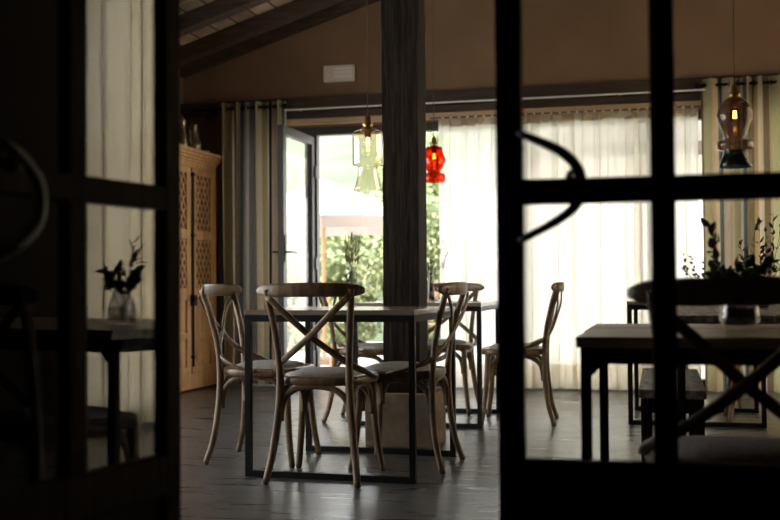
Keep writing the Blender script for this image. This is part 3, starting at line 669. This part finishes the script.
pendant('clear yellowish glass pendant hanging left of the wooden post', -1.341, 4.96, 1.665,
        dbl([(.022, 1.60), (.05, 1.597), (.070, 1.590), (.074, 1.578), (.074, 1.435), (.070, 1.428), (.050, 1.424), (.046, 1.415), (.046, 1.405), (.052, 1.37), (.064, 1.325), (.070, 1.305)]), M['yellow'], bulb_z=1.535)
pendant('red glass pendant hanging right of the wooden post', -1.401, 6.807, 1.805,
        dbl([(.028, 1.745), (.052, 1.74), (.055, 1.72), (.060, 1.70), (.078, 1.662), (.060, 1.615), (.042, 1.585), (.042, 1.577), (.070, 1.566), (.074, 1.55), (.074, 1.53), (.066, 1.518)]), M['red'], bulb_z=1.68)
pendant('smoked glass pendant with teal skirt in front of the right striped curtain', .325, 4.95, 1.725,
        dbl([(.020, 1.668), (.042, 1.66), (.062, 1.635), (.076, 1.60), (.078, 1.585), (.070, 1.56), (.046, 1.495), (.044, 1.484), (.076, 1.477), (.079, 1.465), (.079, 1.447), (.070, 1.440), (.046, 1.436)]), M['smokelamp'],
        ([(.046, 1.436), (.05, 1.42), (.062, 1.39), (.072, 1.366), (.069, 1.364), (.059, 1.39), (.047, 1.42), (.001, 1.425)], M['teal']), bulb_z=1.59)

# ------------------------------------------------------------------ vases and sprigs
def leafq(bm, p, d, L, w, roll):
    d = Vector(d).normalized(); s = d.cross(Vector((0, 0, 1)));
    if s.length < .1: s = d.cross(Vector((1, 0, 0)))
    s.normalize(); s = Matrix.Rotation(roll, 3, d) @ s; n_ = s.cross(d); p = Vector(p)
    pts = [p, p+d*L*.35+s*w+n_*w*.25, p+d*L*.7+s*w*.75+n_*w*.1, p+d*L-n_*w*.3, p+d*L*.7-s*w*.75+n_*w*.1, p+d*L*.35-s*w+n_*w*.25, p+d*L*.5-n_*w*.1]
    v = [bm.verts.new(q) for q in pts]
    for i in range(6): bm.faces.new((v[i], v[(i+1) % 6], v[6]))
def sprig(parent, base, tips, lf, seed, L=(.03, .05), w=.011, per=9, start=.35, spread=.9, lm=None, sm=None, r=.0016):
    rnd = random.Random(seed)
    for tip, bend in tips:
        b0, tp = Vector(base), Vector(tip); mid = b0.lerp(tp, .5)+Vector(bend)
        pts = spline([b0, b0.lerp(mid, .6)+Vector((0, 0, .01)), mid, tp], 8)
        st = link('stem', sweepbm([tuple(q) for q in pts], r, seg=5, n=1, upv=(.3, .9, .1), taper=lambda f: 1.2-.7*f), sm or M['stem'], parent)
        bm = bmesh.new()
        for k in range(per):
            f = start+(1-start)*(k+rnd.random()*.6)/per; i = min(int(f*(len(pts)-1)), len(pts)-2); p = pts[i].lerp(pts[i+1], .5)
            d = (pts[i+1]-pts[i]).normalized()*.6+Vector((rnd.uniform(-1, 1), rnd.uniform(-1, 1), rnd.uniform(-.6, .8)))*spread
            LL = rnd.uniform(*L); leafq(bm, p, d, LL, w*rnd.uniform(.7, 1.2), rnd.uniform(0, PI))
        link('foliage', bm, lm or M['leaf'], st)
def vase(label, loc, prof, gm, water=None, name='glass_vase', cat='vase'):
    t = thing(name, label, cat, loc)
    link('vase_body', lathebm(prof, seg=32), gm, t, True)
    if water: link('water', lathebm(water, seg=24, cap1=True), M['water'], t, True)
    return t
# squat vase on the near rustic table
v = vase('squat smoky glass vase with dark leafy branches on the near rustic table', (.20, 2.98, .738),
     [(.001, .002), (.036, .0), (.046, .008), (.051, .03), (.047, .06), (.036, .088), (.027, .105), (.027, .118), (.031, .125), (.028, .125), (.024, .117), (.024, .106), (.033, .088), (.044, .06), (.047, .03), (.042, .010), (.001, .008)], M['smoke'],
     [(.001, .010), (.040, .012), (.045, .03), (.0425, .055)])
sprig(v, (0, 0, .02), [((-.055, .02, .245), (-.02, 0, .02)), ((-.072, -.02, .275), (-.01, 0, .0)), ((-.06, 0, .16), (-.02, 0, .03)), ((.02, .01, .19), (.01, 0, .02)), ((.07, 0, .175), (.02, 0, .04)), ((.0, .02, .165), (0, 0, .01)), ((.04, -.03, .15), (.02, 0, .03)), ((-.03, .03, .15), (-.01, 0, .03))], 1, 5, L=(.025, .045), w=.012, per=12, start=.5)
# bottle vase on the long table
v = vase('small clear bottle vase with feathery branches on the long rustic table', (.405, 4.72, .746),
     [(.001, .001), (.024, .0), (.031, .01), (.032, .05), (.022, .085), (.012, .11), (.011, .15), (.014, .155), (.010, .15), (.010, .11), (.020, .085), (.029, .05), (.028, .012), (.001, .006)], M['vase'], [(.001, .008), (.027, .012), (.0285, .05)])
sprig(v, (0, 0, .02), [((-.02, 0, .36), (-.02, 0, 0)), ((.05, 0, .40), (.02, 0, 0)), ((-.085, 0, .29), (-.02, 0, .03)), ((.10, .02, .42), (.0, 0, -.03)), ((.02, 0, .33), (.01, 0, 0)), ((.12, 0, .30), (.02, 0, .03)), ((.0, .05, .39), (0, 0, 0))], 1, 9, L=(.022, .04), w=.008, per=16, start=.42)
# vase on the far right table
v = vase('thin bud vase with a loose sprig on the far right table', (.235, 7.12, .751),
     [(.001, .001), (.022, 0), (.025, .01), (.02, .08), (.010, .12), (.012, .16), (.009, .16), (.008, .12), (.018, .08), (.022, .01), (.001, .005)], M['vase'])
sprig(v, (0, 0, .02), [((-.10, 0, .31), (-.03, 0, .05)), ((-.04, 0, .30), (.0, 0, 0)), ((.03, 0, .26), (.02, 0, .02)), ((-.085, 0, .20), (-.03, 0, .07))], 1, 13, L=(.022, .038), w=.011, per=8, start=.5)
# clear vase on front table with dried grass
v = vase('clear round glass bud vase with a dried grass tuft on the front table', (-1.497, 5.22, .751),
     [(.001, .001), (.026, 0), (.027, .004), (.006, .012), (.0055, .10), (.014, .112), (.026, .130), (.029, .150), (.025, .170), (.013, .185), (.012, .196), (.016, .20), (.012, .199), (.010, .186), (.022, .170), (.026, .150), (.023, .131), (.001, .115)], M['vase'])
sprig(v, (0, 0, .12), [((dx, 0, .30+.04*math.cos(dx*25)), (dx*.3, 0, 0)) for dx in (-.035, -.02, -.008, .004, .018, .032)], 1, 17, L=(.03, .06), w=.0022, per=26, start=.5, spread=.22, lm=M['dry'], sm=M['dry'], r=.001)
# tall glass on the far table with tiny flowers
v = vase('tall narrow glass vase with tiny pale flowers on the far table', (-1.41, 6.72, .751),
     [(.001, .001), (.026, 0), (.027, .01), (.024, .10), (.018, .17), (.018, .225), (.021, .23), (.016, .225), (.015, .17), (.021, .10), (.024, .012), (.001, .006)], M['vase'], [(.001, .008), (.022, .014), (.020, .09)])
sprig(v, (0, 0, .03), [((.06, 0, .34), (.02, 0, .03)), ((.10, 0, .30), (.03, 0, .05)), ((.02, 0, .36), (0, 0, .0)), ((.13, 0, .35), (.0, 0, .03)), ((.08, .02, .40), (.0, 0, .02))], 1, 21, L=(.008, .016), w=.005, per=14, start=.55, lm=M['petal'], r=.0009)
sprig(v, (0, 0, .03), [((.0, 0, .30), (0, 0, .0)), ((-.02, 0, .24), (0, 0, .02))], 1, 22, L=(.02, .03), w=.006, per=7, start=.6, r=.0012)

# ------------------------------------------------------------------ garden outside
tag(link('ground_terrace', boxbm(-12, 9, 9.2, 16.5, -.15, -.04), M['patio']), 'pale stone terrace outside the windows', 'terrace', kind='structure')
tag(link('trim_25', wallbm([(XL-.4, XR+.6, 9.2, 10.15, 2.52, 2.60), (XL-.4, XR+.6, 10.09, 10.15, 2.44, 2.60)]), M['beam']), 'wooden eave projecting outside above the garden windows', 'eave', kind='structure')
bm = bmesh.new(); N = 40
g = [[bm.verts.new((-60+120*i/N, 17+90*j/N, -.15+ (j/N)**.8*21+2.5*math.sin(i*.7)*j/N+1.5*math.sin(i*1.9+j*.6)*j/N)) for i in range(N+1)] for j in range(N+1)]
for j in range(N):
    for i in range(N): bm.faces.new((g[j][i], g[j][i+1], g[j+1][i+1], g[j+1][i]))
tag(link('hillside', bm, M['hill'], None, True), 'pale green wooded hillside beyond the garden', 'hillside', kind='structure')
def foliage_blob(name, label, cat, boxes, n, size, seed, core=True, group=None):
    rnd = random.Random(seed); t = thing(name, label, cat, group=group); bm = bmesh.new(); cb = bmesh.new()
    for (cx, cy, cz, rx, ry, rz, cnt) in boxes:
        if core: bmesh.ops.create_icosphere(cb, subdivisions=2, radius=1, matrix=Matrix.Translation((cx, cy, cz)) @ Matrix.Diagonal((rx*.86, ry*.86, rz*.86, 1)))
        for _ in range(cnt):
            v = Vector((rnd.gauss(0, 1), rnd.gauss(0, 1), rnd.gauss(0, 1))).normalized()*rnd.uniform(.8, 1.06)
            if v.y > .35: v.y = -v.y
            p = (cx+v.x*rx, cy+v.y*ry, max(0, cz+v.z*rz))
            leafq(bm, p, (rnd.uniform(-1, 1), rnd.uniform(-1, .4), rnd.uniform(-.8, 1)), rnd.uniform(*size), size[1]*.28, rnd.uniform(0, PI))
    link('leaves', bm, M['hedge'], t)
    if core: link('twigs', cb, M['hedgecore'], t)
    return t
rnd = random.Random(2); bl = []
for k in range(34):
    bl.append((-8.4+rnd.uniform(0, 5.75), 14.1+rnd.uniform(-.25, .5), rnd.uniform(.2, 1.75), rnd.uniform(.5, .8), rnd.uniform(.4, .6), rnd.uniform(.4, .65), 620))
foliage_blob('hedge', 'bright green garden hedge outside the open glass door', 'hedge', bl, 0, (.05, .10), 4)
bl = [(-5.2, 24, 3.4, 1.0, .8, 1.0, 900), (-4.4, 24.2, 3.0, .8, .7, .8, 700)]
foliage_blob('tree', 'round green tree on the slope beyond the hedge', 'tree', bl, 0, (.12, .22), 6)
link('trunk', sweepbm([(-4.9, 24, 0.2), (-4.95, 24, 1.4), (-5.0, 24, 2.8)], .12, seg=8), M['trunk'], bpy.data.objects['tree'])
tag(link('wall_garden', boxbm(-2.90, 7, 15.4, 15.65, -.1, 2.3), M['gardenwall']), 'white rendered garden wall behind the sheer curtains', 'wall', kind='structure')
def parasol(label, x, y, zt, ze, r, rot=0.0):
    t = thing('parasol', label, 'parasol', (x, y, -.04), rot, 'garden parasols')
    bm = bmesh.new(); c = bm.verts.new((0, 0, zt+.04)); ring = []; n = 8
    mids = []
    for k in range(n*2):
        a = 2*PI*k/(n*2); rr_ = r if k % 2 == 0 else r*.955; ring.append(bm.verts.new((rr_*math.cos(a), rr_*math.sin(a), ze+.04+(0 if k % 2 == 0 else .015))))
        mids.append(bm.verts.new((rr_*.5*math.cos(a), rr_*.5*math.sin(a), .04+ze+(zt-ze)*.54)))
    for k in range(n*2):
        j = (k+1) % (n*2); bm.faces.new((c, mids[k], mids[j])); bm.faces.new((mids[k], ring[k], ring[j], mids[j]))
        lo = None
    lows = [bm.verts.new((v.co.x*1.005, v.co.y*1.005, v.co.z-.13)) for v in ring]
    for k in range(n*2): j = (k+1) % (n*2); bm.faces.new((ring[k], lows[k], lows[j], ring[j]))
    link('canopy', bm, M['canvas'], t)
    for k in range(n):
        a = 2*PI*k/n; link('rib', sweepbm([(0, 0, zt+.0), (r*.5*math.cos(a), r*.5*math.sin(a), ze+(zt-ze)*.54), (r*math.cos(a), r*math.sin(a), ze+.01)], .012, seg=6, n=1, upv=(.1, .2, 1)), M['teak'], t)
    link('pole', sweepbm([(0, 0, 0), (0, 0, zt+.12)], .022, seg=10, n=1), M['teak'], t)
    link('base', boxbm(-.25, .25, -.25, .25, 0, .07, bev=.01), M['stone'], t)
parasol('large cream garden parasol seen through the open glass door', -3.77, 11.95, 2.10, 1.60, 1.12, .3)
parasol('unseen cream parasol added behind the white sheer curtains to darken their tops', -.2, 12.2, 2.95, 2.15, 2.1, .1)  # added outside to dim the upper part of the sheers
# folding wooden garden furniture
def fold_chair(label, loc, rz, first=None):
    if first: return dup(first, loc, rz, label, 'folding garden chairs')
    t = thing('folding_chair', label, 'garden chair', loc, rz, 'folding garden chairs')
    for s in (-1, 1):
        link('leg', sweepbm([(s*.21, .22, 0), (s*.21, -.20, .86)], .016, .012, seg=6, n=1, upv=(1, 0, 0)), M['teak'], t)
        link('leg', sweepbm([(s*.19, -.24, 0), (s*.19, .20, .44)], .016, .012, seg=6, n=1, upv=(1, 0, 0)), M['teak'], t)
    bm = bmesh.new()
    for k in range(6): box(bm, -.20, .20, -.19+k*.068, -.19+k*.068+.05, .435, .452)
    link('seat', bm, M['teak'], t)
    bm = bmesh.new()
    for z in (.58, .68, .78): box(bm, -.22, .22, .225-z*.495-.01, .225-z*.495+.01, z, z+.055)
    link('backrest', bm, M['teak'], t); return t
f1 = fold_chair('orange wooden folding chair on the terrace, left one behind the glass door', (-4.35, 11.3, -.04), R(200))
fold_chair('', (-2.75, 12.3, -.04), R(70), f1)['label'] = 'orange wooden folding chair on the terrace, seen left of the post'
fold_chair('', (-4.25, 12.9, -.04), R(150), f1)['label'] = 'orange wooden folding chair on the terrace, rearmost beside the hedge'
t = thing('garden_table', 'low slatted orange wooden table on the terrace', 'garden table', (-3.15, 11.3, -.04), .2)
bm = bmesh.new()
for k in range(8): box(bm, -.38, .38, -.36+k*.09, -.36+k*.09+.075, .62, .64)
link('tabletop', bm, M['teak'], t)
for sx in (-1, 1):
    for sy in (-1, 1): link('leg', sweepbm([(sx*.30, sy*.33, 0), (sx*.30, -sy*.28, .62)], .018, .014, seg=6, n=1, upv=(1, 0, 0)), M['teak'], t)
